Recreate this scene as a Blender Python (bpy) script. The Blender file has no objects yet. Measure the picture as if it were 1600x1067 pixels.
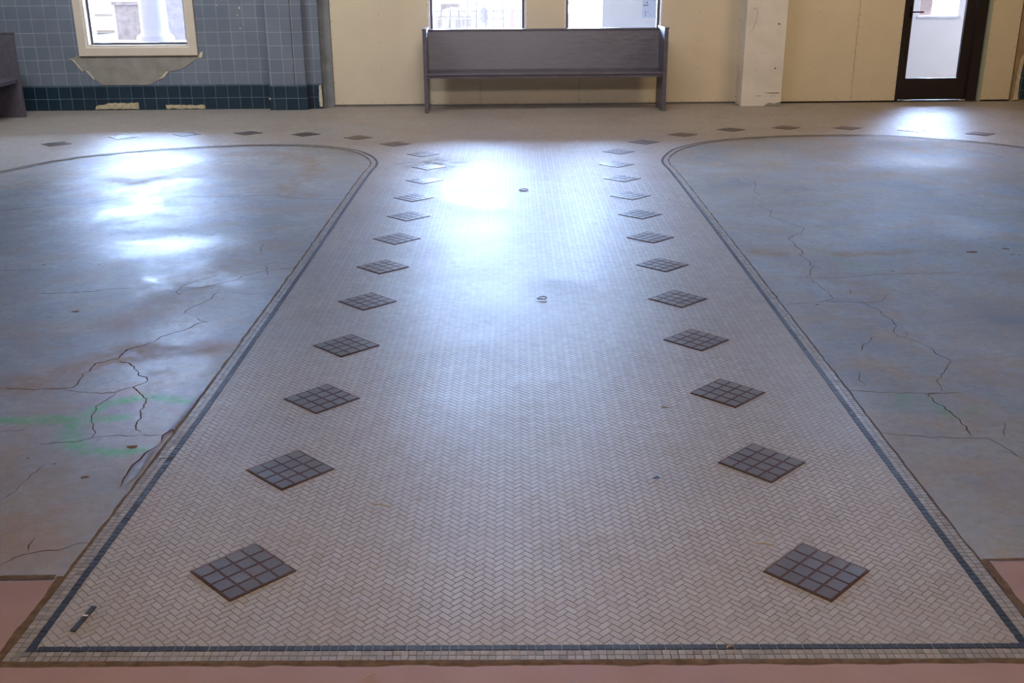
import bpy, bmesh, math, random
import numpy as np
from mathutils import Vector, Matrix, noise as mnoise
from mathutils.geometry import tessellate_polygon

random.seed(7); rng = np.random.default_rng(11)
scene = bpy.context.scene
COL = scene.collection
PI = math.pi

# ------------------------------------------------------------------ survey of the floor (metres)
# x runs along the window wall, y towards it, the photographer stands at x=0 y=0
CRACKS = [
    (0.0070, [(-1.56, 4.467), (-1.601, 4.427), (-1.595, 4.375), (-1.6, 4.315), (-1.675, 4.25), (-1.683, 4.119), (-1.672, 3.978), (-1.718, 3.971), (-1.835, 3.968), (-1.971, 3.987)]),
    (0.0060, [(-1.587, 4.285), (-1.539, 4.254), (-1.497, 4.204), (-1.447, 4.109), (-1.409, 4.08), (-1.398, 4.044), (-1.408, 4.0), (-1.426, 3.975), (-1.377, 3.897), (-1.327, 3.806), (-1.328, 3.735), (-1.312, 3.681), (-1.312, 3.614), (-1.293, 3.57), (-1.264, 3.52)]),
    (0.0050, [(-1.479, 3.918), (-1.492, 3.861), (-1.511, 3.79), (-1.495, 3.696), (-1.462, 3.592), (-1.424, 3.492), (-1.477, 3.454), (-1.599, 3.445)]),
    (0.0040, [(-1.274, 3.499), (-1.218, 3.504), (-1.17, 3.509)]),
    (0.0040, [(-1.422, 3.485), (-1.352, 3.51), (-1.275, 3.502)]),
    (0.0040, [(-1.433, 3.976), (-1.498, 3.919), (-1.588, 3.923), (-1.705, 3.962)]),
    (0.0030, [(-1.79, 3.563), (-1.704, 3.567)]),
    (0.0040, [(-1.559, 3.021), (-1.542, 3.102), (-1.531, 3.204), (-1.516, 3.276)]),
    (0.0060, [(-1.603, 4.335), (-1.601, 4.427), (-1.556, 4.467), (-1.522, 4.497), (-1.487, 4.604), (-1.419, 4.68), (-1.358, 4.795), (-1.33, 4.806)]),
    (0.0050, [(-1.48, 4.923), (-1.476, 5.013), (-1.436, 5.077), (-1.415, 5.156), (-1.39, 5.295)]),
    (0.0050, [(-1.596, 5.378), (-1.51, 5.374), (-1.451, 5.41), (-1.406, 5.474), (-1.346, 5.517), (-1.328, 5.594), (-1.246, 5.671), (-1.165, 5.716), (-1.062, 5.744)]),
    (0.0040, [(-1.469, 5.633), (-1.526, 5.541), (-1.58, 5.482), (-1.612, 5.409), (-1.619, 5.306), (-1.583, 5.234)]),
    (0.0030, [(-2.207, 5.321), (-2.068, 5.328), (-2.021, 5.361), (-1.879, 5.392)]),
    (0.0040, [(-1.19, 5.588), (-1.231, 5.753), (-1.239, 5.821), (-1.202, 5.87)]),
    (0.0040, [(-1.35, 6.304), (-1.345, 6.149), (-1.307, 6.054)]),
    (0.0030, [(-1.411, 4.883), (-1.372, 4.82), (-1.327, 4.793)]),
    (0.0030, [(-1.07, 5.237), (-1.186, 5.237), (-1.328, 5.278)]),
    (0.0040, [(-3.394, 7.324), (-3.158, 7.491), (-2.838, 7.554), (-2.687, 7.729), (-2.461, 7.803), (-1.98, 7.732), (-1.548, 7.794), (-1.399, 7.656), (-1.23, 7.588), (-1.003, 7.591)]),
    (0.0030, [(-3.377, 7.323), (-3.237, 7.432)]),
    (0.0050, [(-2.347, 5.321), (-2.234, 5.302), (-2.127, 5.319), (-2.025, 5.348)]),
    (0.0030, [(-2.73, 5.768), (-2.437, 5.773)]),
    (0.0050, [(-1.391, 2.627), (-1.37, 2.668), (-1.343, 2.695), (-1.265, 2.711), (-1.217, 2.74), (-1.173, 2.745)]),
    (0.0060, [(-1.364, 2.787), (-1.354, 2.723), (-1.343, 2.695)]),
    (0.0050, [(-3.553, 9.58), (-3.368, 9.719), (-3.23, 9.838), (-3.127, 9.889)]),
    (0.0040, [(1.885, 6.113), (1.902, 5.953), (1.854, 5.867), (1.867, 5.74), (1.85, 5.598), (1.785, 5.466), (1.749, 5.4)]),
    (0.0040, [(1.773, 5.373), (1.78, 5.229), (1.783, 5.125), (1.775, 5.016), (1.722, 4.979), (1.504, 4.933)]),
    (0.0040, [(1.718, 5.401), (1.923, 5.384), (2.156, 5.447), (2.372, 5.456), (2.621, 5.462)]),
    (0.0040, [(1.73, 4.973), (1.9, 4.955), (1.916, 4.891), (1.941, 4.828), (1.932, 4.738), (1.951, 4.665), (1.926, 4.567), (1.887, 4.487), (1.88, 4.442), (1.925, 4.419), (1.963, 4.34), (1.976, 4.277), (1.968, 4.217), (1.989, 4.156), (1.999, 4.121), (1.915, 4.001), (1.841, 3.897), (1.816, 3.775)]),
    (0.0040, [(1.924, 5.187), (1.887, 5.086)]),
    (0.0030, [(2.085, 5.087), (2.011, 4.966), (1.907, 4.948)]),
    (0.0040, [(1.782, 4.452), (1.742, 4.376), (1.703, 4.34), (1.656, 4.255)]),
    (0.0030, [(1.96, 4.511), (1.914, 4.425)]),
    (0.0040, [(1.443, 3.812), (1.556, 3.793), (1.638, 3.783), (1.749, 3.772), (1.88, 3.772)]),
    (0.0030, [(1.563, 4.016), (1.531, 3.931), (1.533, 3.858)]),
    (0.0040, [(1.425, 3.411), (1.533, 3.382), (1.697, 3.355)]),
    (0.0060, [(1.807, 3.775), (1.745, 3.758), (1.751, 3.672), (1.766, 3.633), (1.764, 3.557), (1.772, 3.512), (1.761, 3.441), (1.748, 3.365)]),
    (0.0040, [(1.677, 3.357), (1.797, 3.352), (1.824, 3.275), (1.845, 3.179)]),
    (0.0030, [(1.928, 3.491), (1.86, 3.354)]),
    (0.0030, [(2.03, 8.194), (2.013, 8.0)]),
    (0.0040, [(2.15, 8.137), (2.098, 7.854), (2.042, 7.703), (2.058, 7.588)]),
    (0.0040, [(1.947, 7.222), (1.998, 7.026), (1.935, 6.882), (2.008, 6.702), (2.077, 6.53), (2.033, 6.435), (1.906, 6.285), (1.894, 6.136), (1.893, 5.909), (1.849, 5.857)]),
    (0.0050, [(4.159, 9.614), (4.351, 9.529), (4.489, 9.309), (4.539, 9.189), (4.576, 9.002)]),
]
GREEN = [
    (0.050, [(-1.831, 3.659), (-1.743, 3.662), (-1.643, 3.665), (-1.558, 3.647), (-1.472, 3.658), (-1.384, 3.662)]),
    (0.050, [(-1.493, 3.468), (-1.535, 3.566), (-1.543, 3.654), (-1.507, 3.758), (-1.455, 3.827), (-1.368, 3.867), (-1.291, 3.864), (-1.159, 3.814)]),
    (0.050, [(-1.494, 3.454), (-1.415, 3.391), (-1.315, 3.361), (-1.231, 3.377)]),
    (0.050, [(1.643, 3.749), (1.613, 3.655)]),
    (0.040, [(1.724, 3.713), (1.747, 3.633), (1.734, 3.558), (1.782, 3.556)]),
    (0.040, [(1.871, 3.616), (1.88, 3.597)]),
    (0.100, [(2.018, 6.014), (2.069, 5.688), (2.125, 5.535)]),
]
STAINS = [
    (0.120, 0.80, [(-2.953, 8.439), (-2.766, 8.329), (-2.592, 8.52)]),
    (0.070, 0.30, [(-3.238, 8.026), (-3.041, 8.248), (-2.796, 8.186)]),
    (0.140, 0.60, [(-1.351, 6.305), (-1.421, 6.079), (-1.403, 5.864), (-1.515, 5.479), (-1.614, 5.139), (-1.714, 4.91), (-1.772, 4.803)]),
    (0.100, 0.70, [(-1.565, 9.421), (-1.396, 8.711), (-1.512, 8.111), (-1.396, 7.742), (-1.27, 7.735)]),
    (0.150, 0.50, [(-1.63, 9.425), (-2.005, 9.706), (-2.31, 9.595)]),
    (0.130, 0.90, [(-1.984, 4.017), (-1.889, 4.022), (-1.784, 4.052), (-1.737, 4.14), (-1.696, 4.232), (-1.625, 4.306), (-1.551, 4.404)]),
    (0.090, 0.60, [(-1.259, 4.453), (-1.206, 4.409)]),
    (0.070, 0.90, [(1.64, 5.95), (1.745, 5.917)]),
    (0.070, 0.80, [(2.115, 5.871), (2.268, 5.901), (2.471, 5.907)]),
    (0.070, 0.30, [(1.765, 5.41), (2.113, 5.464), (2.384, 5.474), (2.95, 5.398)]),
    (0.120, 0.40, [(1.993, 5.307), (2.058, 5.129), (1.851, 4.894)]),
    (0.160, 0.40, [(4.252, 9.871), (4.369, 9.712), (4.541, 9.553)]),
    (0.200, 0.45, [(-1.553, 3.205), (-1.485, 2.939), (-1.357, 2.816)]),
    (0.150, 0.35, [(1.662, 2.982), (1.577, 3.076)]),
]
SPOTS = [(-2.03, 4.99, 0.045), (-2.121, 4.904, 0.012), (-2.141, 4.915, 0.01), (-2.53, 5.879, 0.022), (-2.601, 5.855, 0.014), (-2.407, 5.765, 0.014), (-2.263, 5.886, 0.014), (-2.207, 5.863, 0.014), (-2.379, 6.091, 0.012), (-2.37, 6.57, 0.016), (-2.371, 6.814, 0.01), (-1.93, 6.547, 0.016), (-1.915, 6.772, 0.013), (-1.934, 7.525, 0.02), (-1.614, 6.792, 0.013), (-2.594, 8.435, 0.01), (-2.407, 7.551, 0.01), (-2.336, 8.739, 0.01), (-2.13, 8.741, 0.01), (-3.905, 8.622, 0.02), (-1.344, 3.175, 0.028), (-1.486, 3.282, 0.012), (-1.258, 3.407, 0.04), (-1.596, 3.329, 0.012), (-1.137, 4.897, 0.012), (2.536, 6.165, 0.012), (2.402, 6.039, 0.02), (2.643, 6.191, 0.016), (3.064, 6.185, 0.02), (3.145, 6.221, 0.012), (2.884, 5.887, 0.062), (3.117, 5.95, 0.048), (3.095, 5.818, 0.03), (3.125, 5.802, 0.02), (3.156, 5.888, 0.012), (2.62, 5.857, 0.013), (2.443, 5.787, 0.012), (1.997, 5.817, 0.014), (2.011, 6.161, 0.012), (3.426, 9.14, 0.012), (3.014, 8.603, 0.008), (2.778, 9.247, 0.012), (2.541, 8.183, 0.008), (2.349, 5.125, 0.01), (2.373, 5.176, 0.012), (2.271, 5.505, 0.02), (1.668, 4.928, 0.022), (1.664, 4.022, 0.012)]
MSPOTS = [(0.687, 3.667, 0.03), (1.168, 3.971, 0.008), (0.753, 3.733, 0.01), (1.313, 9.618, 0.012), (0.633, 8.93, 0.015), (0.77, 8.922, 0.02), (1.573, 8.811, 0.02), (-0.862, 9.794, 0.01), (-0.418, 7.418, 0.01)]
BL = [(-1.134, 2.228), (-1.101, 3.008), (-1.069, 3.725), (-1.042, 4.533), (-1.008, 5.556), (-0.973, 6.797), (-0.922, 8.633)]
BR = [(1.32, 2.15), (1.347, 2.827), (1.368, 3.362), (1.402, 4.203), (1.459, 5.777), (1.557, 8.563)]

DL = [(-0.689, 2.567), (-0.664, 3.197), (-0.644, 3.813), (-0.621, 4.424), (-0.592, 5.079), (-0.57, 5.726), (-0.538, 6.374), (-0.506, 6.994), (-0.506, 7.6), (-0.458, 8.255), (-0.449, 8.845), (-0.531, 9.491), (-0.824, 10.089), (-1.225, 10.513), (-1.784, 10.762), (-2.393, 10.89), (-3.008, 10.844), (-3.615, 10.715), (-4.125, 10.305)]
DR = [(0.918, 2.504), (0.939, 3.184), (0.962, 3.802), (0.96, 4.428), (0.987, 5.047), (1.015, 5.687), (1.045, 6.324), (1.074, 6.966), (1.093, 7.577), (1.12, 8.241), (1.149, 8.868), (1.253, 9.516), (1.561, 10.048), (2.02, 10.488), (2.573, 10.789), (3.171, 10.884), (3.796, 10.822), (4.404, 10.646), (4.977, 10.347)]

# ------------------------------------------------------------------ light levels
SKY_C = (0.41, 0.575, 0.93, 1.0); SKY_E = 262.0; SKY_BASE = 3.4; SUN_E = 3.0; EXPO = 0.0
WARM = (1.0, 0.77, 0.49); AMBER = (1.0, 0.78, 0.56); COOL = (0.90, 0.95, 1.0); MILD = (1.0, 0.93, 0.97)
# added fill lamps: x, y, width, depth, watts, colour, tilt towards the windows, beam spread
FILL_LAMPS = [(0.2, 0.6, 2.4, 2.4, 120, AMBER, 0, 180), (-4.0, 9.4, 1.8, 0.5, 94, COOL, 46, 160), (0.3, 9.4, 2.2, 0.5, 48, MILD, 42, 160),
         (5.0, 9.4, 1.8, 0.5, 56, WARM, 46, 160), (0.6, 2.0, 2.0, 0.6, 26, MILD, 74, 70)]

# ------------------------------------------------------------------ helpers
def lin(c):
    """sRGB 0-255 triple -> linear rgba"""
    o = []
    for v in c:
        v = v/255.0
        o.append(v/12.92 if v <= 0.04045 else ((v+0.055)/1.055)**2.4)
    return (o[0], o[1], o[2], 1.0)

class N:
    """tiny node-graph helper"""
    def __init__(self, name):
        self.m = bpy.data.materials.new(name); self.m.use_nodes = True
        self.t = self.m.node_tree; self.t.nodes.clear()
        self.out = self.n('ShaderNodeOutputMaterial')
        self.p = self.n('ShaderNodeBsdfPrincipled')
        self.l(self.p.outputs[0], self.out.inputs[0])
    def n(self, t, **k):
        nd = self.t.nodes.new(t)
        for a, v in k.items(): setattr(nd, a, v)
        return nd
    def l(self, a, b): self.t.links.new(a, b)
    def obj(self): return self.n('ShaderNodeTexCoord').outputs['Object']
    def noise(self, scale, detail=4, rough=0.55, vec=None, dist=0.0):
        nd = self.n('ShaderNodeTexNoise'); nd.inputs['Scale'].default_value = scale
        nd.inputs['Detail'].default_value = detail; nd.inputs['Roughness'].default_value = rough
        nd.inputs['Distortion'].default_value = dist
        self.l(vec if vec is not None else self.obj(), nd.inputs['Vector'])
        return nd.outputs['Fac']
    def ramp(self, fac, stops):
        r = self.n('ShaderNodeValToRGB'); e = r.color_ramp.elements
        while len(e) < len(stops): e.new(0.5)
        for k, (p, c) in enumerate(stops):
            e[k].position = p; e[k].color = c if len(c) == 4 else (*c, 1)
        self.l(fac, r.inputs[0]); return r.outputs[0]
    def maprange(self, v, a, b, c, d):
        r = self.n('ShaderNodeMapRange'); self.l(v, r.inputs[0])
        for k, x in zip((1, 2, 3, 4), (a, b, c, d)): r.inputs[k].default_value = x
        return r.outputs[0]
    def mix(self, fac, a, b, mode='MIX'):
        r = self.n('ShaderNodeMix', data_type='RGBA', blend_type=mode)
        for s, v in ((r.inputs[0], fac), (r.inputs[6], a), (r.inputs[7], b)):
            if isinstance(v, (int, float)): s.default_value = v
            elif isinstance(v, tuple): s.default_value = v
            else: self.l(v, s)
        return r.outputs[2]
    def math(self, op, a, b=0.0):
        r = self.n('ShaderNodeMath', operation=op)
        for s, v in ((r.inputs[0], a), (r.inputs[1], b)):
            if isinstance(v, (int, float)): s.default_value = v
            else: self.l(v, s)
        return r.outputs[0]
    def attr(self, name):
        return self.n('ShaderNodeAttribute', attribute_name=name)
    def color(self, v):
        s = self.p.inputs['Base Color']
        if isinstance(v, tuple): s.default_value = v
        else: self.l(v, s)
    def rough(self, v):
        s = self.p.inputs['Roughness']
        if isinstance(v, (int, float)): s.default_value = v
        else: self.l(v, s)
    def bump(self, h, strength=0.3, dist=0.002, prev=None):
        b = self.n('ShaderNodeBump'); b.inputs['Strength'].default_value = strength
        b.inputs['Distance'].default_value = dist; self.l(h, b.inputs['Height'])
        if prev is not None: self.l(prev, b.inputs['Normal'])
        self.l(b.outputs[0], self.p.inputs['Normal']); return b.outputs[0]

def plain(name, c, rough=0.6, var=0.12, scale=14, metal=0.0, bump=0.15, spec=0.5):
    g = N(name); base = lin(c)
    dk = tuple(x*(1-var) for x in base[:3])+(1,); lt = tuple(min(1, x*(1+var)) for x in base[:3])+(1,)
    f = g.noise(scale, 5)
    g.color(g.ramp(f, [(0.3, dk), (0.7, lt)]))
    g.rough(g.maprange(g.noise(scale*2.3, 3), 0.3, 0.7, max(0.05, rough-0.07), min(1, rough+0.07)))
    g.p.inputs['Metallic'].default_value = metal
    g.p.inputs['Specular IOR Level'].default_value = spec
    if bump: g.bump(g.noise(scale*8, 3), bump, 0.002)
    return g.m

class MB:
    def __init__(self): self.v = []; self.f = []; self.mi = []
    def add(self, vs, fs, mi=0):
        o = len(self.v); self.v += [tuple(v) for v in vs]
        self.f += [tuple(o+i for i in f) for f in fs]; self.mi += [mi]*len(fs)
    def box(self, x0, x1, y0, y1, z0, z1, mi=0, bev=0.0):
        if bev <= 0:
            vs = [(x, y, z) for z in (z0, z1) for y in (y0, y1) for x in (x0, x1)]
            self.add(vs, [(0, 2, 3, 1), (4, 5, 7, 6), (0, 1, 5, 4), (2, 6, 7, 3), (0, 4, 6, 2), (1, 3, 7, 5)], mi)
        else:
            bm = bmesh.new(); bmesh.ops.create_cube(bm, size=1)
            for v in bm.verts:
                v.co = Vector(((x0+x1)/2+v.co.x*(x1-x0), (y0+y1)/2+v.co.y*(y1-y0), (z0+z1)/2+v.co.z*(z1-z0)))
            bmesh.ops.bevel(bm, geom=bm.edges[:], offset=bev, segments=2, affect='EDGES', profile=0.7)
            self.bm(bm, mi)
        return self
    def bm(self, bm, mi=0):
        bm.verts.index_update()
        self.add([v.co[:] for v in bm.verts], [[v.index for v in f.verts] for f in bm.faces], mi); bm.free()
    def prism(self, poly, axis, a, b, mi=0):
        """poly: 2-D outline, extruded from a to b on axis ('y' -> poly is x,z ; 'z' -> poly is x,y)"""
        n = len(poly)
        mk = (lambda p, t: (p[0], t, p[1])) if axis == 'y' else ((lambda p, t: (p[0], p[1], t)) if axis == 'z' else (lambda p, t: (t, p[0], p[1])))
        vs = [mk(p, a) for p in poly]+[mk(p, b) for p in poly]
        tri = tessellate_polygon([[Vector((p[0], p[1], 0)) for p in poly]])
        fs = [tuple(t) for t in tri]+[tuple(n+i for i in reversed(t)) for t in tri]
        fs += [(i, (i+1) % n, n+(i+1) % n, n+i) for i in range(n)]
        self.add(vs, fs, mi); return self
    def lathe(self, prof, cx, cy, seg=32, mi=0):
        """prof: (radius, z) list"""
        vs = []; fs = []
        for r, z in prof:
            for k in range(seg):
                a = 2*PI*k/seg; vs.append((cx+r*math.cos(a), cy+r*math.sin(a), z))
        for i in range(len(prof)-1):
            for k in range(seg):
                a, b = i*seg+k, i*seg+(k+1) % seg
                fs.append((a, b, b+seg, a+seg))
        fs.append(tuple(range(seg-1, -1, -1))); fs.append(tuple((len(prof)-1)*seg+k for k in range(seg)))
        self.add(vs, fs, mi); return self
    def tube(self, pts, r, seg=8, mi=0, ry=None):
        pts = [Vector(p) for p in pts]; vs = []; fs = []
        for i, p in enumerate(pts):
            d = (pts[min(i+1, len(pts)-1)]-pts[max(i-1, 0)]).normalized()
            s = d.cross(Vector((0, 0, 1)))
            s = Vector((1, 0, 0)) if s.length < 1e-4 else s.normalized()
            u = s.cross(d)
            rr = r[i] if isinstance(r, (list, tuple)) else r
            for k in range(seg):
                a = 2*PI*k/seg; vs.append(p+s*math.cos(a)*rr+u*math.sin(a)*(rr if ry is None else ry))
        for i in range(len(pts)-1):
            for k in range(seg):
                a, b = i*seg+k, i*seg+(k+1) % seg; fs.append((a, b, b+seg, a+seg))
        fs.append(tuple(range(seg-1, -1, -1))); fs.append(tuple((len(pts)-1)*seg+k for k in range(seg)))
        self.add(vs, fs, mi); return self
    def build(self, name, mats, parent=None, smooth=False):
        me = bpy.data.meshes.new(name); me.from_pydata(self.v, [], self.f); me.update()
        if not isinstance(mats, (list, tuple)): mats = [mats]
        for m in mats: me.materials.append(m)
        me.polygons.foreach_set('material_index', self.mi)
        bm = bmesh.new(); bm.from_mesh(me); bmesh.ops.recalc_face_normals(bm, faces=bm.faces); bm.to_mesh(me); bm.free()
        if smooth:
            me.polygons.foreach_set('use_smooth', [True]*len(me.polygons))
            me.set_sharp_from_angle(angle=math.radians(40))
        o = bpy.data.objects.new(name, me); COL.objects.link(o)
        if parent: o.parent = parent
        return o

def np_mesh(name, verts, faces, mats, parent=None, midx=None):
    """fast quads mesh from numpy arrays"""
    me = bpy.data.meshes.new(name); nf = len(faces)
    me.vertices.add(len(verts)); me.vertices.foreach_set('co', verts.astype(np.float32).ravel())
    me.loops.add(nf*4); me.loops.foreach_set('vertex_index', faces.astype(np.int32).ravel())
    me.polygons.add(nf); me.polygons.foreach_set('loop_start', np.arange(0, nf*4, 4, dtype=np.int32))
    me.update(calc_edges=True); me.polygons.foreach_set('use_smooth', [False]*nf)
    if not isinstance(mats, (list, tuple)): mats = [mats]
    for m in mats: me.materials.append(m)
    if midx is not None: me.polygons.foreach_set('material_index', midx.astype(np.int32))
    o = bpy.data.objects.new(name, me); COL.objects.link(o)
    if parent: o.parent = parent
    return o

def empty(name, loc=(0, 0, 0), rz=0.0):
    o = bpy.data.objects.new(name, None); COL.objects.link(o); o.location = loc; o.rotation_euler = (0, 0, rz)
    o.empty_display_size = 0.1; return o
def tag(o, label, cat, group=None, kind=None):
    o['label'] = label; o['category'] = cat
    if group: o['group'] = group
    if kind: o['kind'] = kind
    return o
def struct(o, label=None):
    o['kind'] = 'structure'
    if label: o['label'] = label
    return o
def copy_tree(o, parent=None):
    c = o.copy(); COL.objects.link(c)
    if parent: c.parent = parent
    for ch in list(o.children): copy_tree(ch, c)
    return c

# ------------------------------------------------------------------ 2-D polyline tools
def offset(poly, d):
    """shift an open polyline sideways, d>0 to the right of travel"""
    P = np.array(poly); T = np.zeros_like(P)
    T[1:-1] = P[2:]-P[:-2]; T[0] = P[1]-P[0]; T[-1] = P[-1]-P[-2]
    T /= np.linalg.norm(T, axis=1)[:, None]
    return P+np.stack([T[:, 1], -T[:, 0]], 1)*d
def smooth_poly(poly, it=2):
    P = [tuple(p) for p in poly]
    for _ in range(it):
        Q = [P[0]]
        for a, b in zip(P[:-1], P[1:]):
            Q.append((a[0]*.75+b[0]*.25, a[1]*.75+b[1]*.25)); Q.append((a[0]*.25+b[0]*.75, a[1]*.25+b[1]*.75))
        Q.append(P[-1]); P = Q
    return P
def resample(poly, step):
    P = np.array(poly); s = np.r_[0, np.cumsum(np.linalg.norm(np.diff(P, axis=0), axis=1))]
    n = max(2, int(round(s[-1]/step))+1); t = np.linspace(0, s[-1], n)
    return np.stack([np.interp(t, s, P[:, 0]), np.interp(t, s, P[:, 1])], 1)
def inside(poly, X, Y):
    """vectorised point in polygon"""
    r = np.zeros(X.shape, bool); n = len(poly)
    for i in range(n):
        x0, y0 = poly[i]; x1, y1 = poly[(i+1) % n]
        if y0 == y1: continue
        c = ((y0 > Y) != (y1 > Y)) & (X < (x1-x0)*(Y-y0)/(y1-y0)+x0)
        r ^= c
    return r
def dist_poly(poly, X, Y):
    D = np.full(X.shape, 1e9)
    for (x0, y0), (x1, y1) in zip(poly[:-1], poly[1:]):
        dx, dy = x1-x0, y1-y0; L = dx*dx+dy*dy+1e-12
        t = np.clip(((X-x0)*dx+(Y-y0)*dy)/L, 0, 1)
        D = np.minimum(D, np.hypot(X-x0-t*dx, Y-y0-t*dy))
    return D

# ------------------------------------------------------------------ materials
def mosaic_mat():
    g = N('mosaic tile'); a = g.attr('tint').outputs['Fac']
    c = g.ramp(a, [(0.0, lin((108, 101, 90))), (0.28, lin((144, 135, 124))), (0.5, lin((151, 142, 132))), (0.75, lin((157, 149, 140))), (1.0, lin((148, 145, 144)))])
    blot = g.noise(1.7, 6, 0.6); c = g.mix(g.maprange(blot, 0.5, 0.75, 0, 0.5), c, lin((136, 120, 104)))
    blot2 = g.noise(0.9, 5, 0.6, dist=0.6); c = g.mix(g.maprange(blot2, 0.5, 0.7, 0, 0.45), c, lin((140, 140, 146)))
    # old dirt patch beside the far left diamonds
    vd = g.n('ShaderNodeVectorMath', operation='DISTANCE'); g.l(g.obj(), vd.inputs[0]); vd.inputs[1].default_value = (-0.42, 8.98, 0)
    pm = g.math('MULTIPLY', g.maprange(vd.outputs['Value'], 0.12, 0.42, 1, 0), g.maprange(g.noise(9, 5, 0.65), 0.4, 0.6, 0.1, 0.9))
    c = g.mix(pm, c, lin((96, 90, 84)))
    g.color(c)
    r = g.noise(2.2, 6, 0.62, dist=0.4)
    g.rough(g.maprange(r, 0.3, 0.7, MOS_R0, MOS_R1) if False else g.math('ADD', g.maprange(r, 0.3, 0.7, MOS_R0, MOS_R1), g.math('MULTIPLY', pm, 0.25)))
    g.p.inputs['Specular IOR Level'].default_value = 0.6
    g.bump(g.noise(7, 3), 0.30, 0.003)
    return g.m
MOS_R0, MOS_R1 = 0.48, 0.58
def concrete_mat():
    g = N('worn concrete')
    n1 = g.noise(0.8, 7, 0.62, dist=0.5); n2 = g.noise(3.1, 8, 0.7); n3 = g.noise(28, 6, 0.7)
    c = g.ramp(n1, [(0.30, lin((112, 115, 121))), (0.42, lin((138, 131, 121))), (0.52, lin((144, 142, 139))), (0.62, lin((131, 137, 145))), (0.75, lin((158, 152, 144)))])
    c = g.mix(g.maprange(n2, 0.46, 0.60, 0, 0.75), c, lin((150, 132, 112)))
    c = g.mix(g.maprange(g.noise(5.5, 9, 0.7, dist=0.3), 0.5, 0.66, 0, 0.45), c, lin((120, 122, 130)))
    c = g.mix(g.maprange(g.noise(1.6, 5, 0.6), 0.52, 0.72, 0, 0.5), c, lin((112, 116, 122)))
    c = g.mix(g.maprange(n3, 0.40, 0.65, 0.0, 0.5), c, lin((118, 114, 110)))
    st = g.attr('stain').outputs['Fac']
    edge = g.math('MULTIPLY', st, g.maprange(g.noise(6, 8, 0.7), 0.40, 0.56, 0.25, 1.1))
    c = g.mix(edge, c, lin((140, 114, 88)))
    gr = g.math('MULTIPLY', g.attr('paint').outputs['Fac'], g.maprange(g.noise(14, 6, 0.7), 0.35, 0.65, 0.25, 0.85))
    c = g.mix(gr, c, lin((66, 158, 92)))
    g.color(c)
    gl = g.math('MULTIPLY_ADD', g.noise(1.3, 4, 0.6), 0.45); g.l(g.math('MULTIPLY', g.noise(12, 14, 0.8, dist=0.1), 0.55), gl.node.inputs[2])
    r = g.maprange(gl, 0.41, 0.53, CON_R0, CON_R1)
    r = g.math('ADD', r, g.math('MULTIPLY', st, 0.12))
    r = g.math('ADD', r, g.math('MULTIPLY', g.attr('dull').outputs['Fac'], 0.22))
    g.rough(r)
    b = g.bump(g.noise(14, 9, 0.78, dist=0.5), 0.45, 0.0045)
    g.bump(g.noise(60, 4, 0.7), 0.35, 0.0012, b)
    return g.m
CON_R0, CON_R1 = 0.38, 0.60

def wall_tile_mat(name, c1, c2, grout, rough, size=0.153, z0=0.285):
    g = N(name)
    geo = g.n('ShaderNodeTexCoord'); sx = g.n('ShaderNodeSeparateXYZ'); g.l(geo.outputs['Object'], sx.inputs[0])
    u = g.math('ADD', sx.outputs[0], sx.outputs[1]); v = g.math('SUBTRACT', sx.outputs[2], z0-10*size)
    cb = g.n('ShaderNodeCombineXYZ'); g.l(u, cb.inputs[0]); g.l(v, cb.inputs[1])
    # hand-set wobble
    nz = g.n('ShaderNodeTexNoise'); nz.inputs['Scale'].default_value = 1.4; g.l(geo.outputs['Object'], nz.inputs['Vector'])
    vm = g.n('ShaderNodeVectorMath', operation='MULTIPLY_ADD'); g.l(nz.outputs['Color'], vm.inputs[0])
    vm.inputs[1].default_value = (0.012, 0.012, 0); g.l(cb.outputs[0], vm.inputs[2])
    br = g.n('ShaderNodeTexBrick'); br.offset = 0.0; br.squash = 1.0
    g.l(vm.outputs[0], br.inputs['Vector'])
    br.inputs['Scale'].default_value = 1.0; br.inputs['Brick Width'].default_value = size; br.inputs['Row Height'].default_value = size
    br.inputs['Mortar Size'].default_value = 0.0028; br.inputs['Mortar Smooth'].default_value = 0.2
    br.inputs['Color1'].default_value = lin(c1); br.inputs['Color2'].default_value = lin(c2); br.inputs['Mortar'].default_value = lin(grout)
    c = g.mix(g.maprange(g.noise(2.5, 6), 0.35, 0.7, 0, 0.45), br.outputs['Color'], lin(tuple(int(x*0.86) for x in c1)))
    # vertical run marks, lime scale
    mp = g.n('ShaderNodeMapping'); mp.inputs['Scale'].default_value = (9, 9, 0.8); g.l(geo.outputs['Object'], mp.inputs[0])
    run = g.noise(1.0, 6, 0.7, vec=mp.outputs[0])
    c = g.mix(g.maprange(run, 0.62, 0.8, 0, 0.35), c, lin(tuple(min(255, int(x*1.35)) for x in c1)))
    g.color(c); g.rough(rough)
    inv = g.math('SUBTRACT', 1.0, br.outputs['Fac']); g.bump(inv, 0.5, 0.0015)
    return g.m

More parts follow.
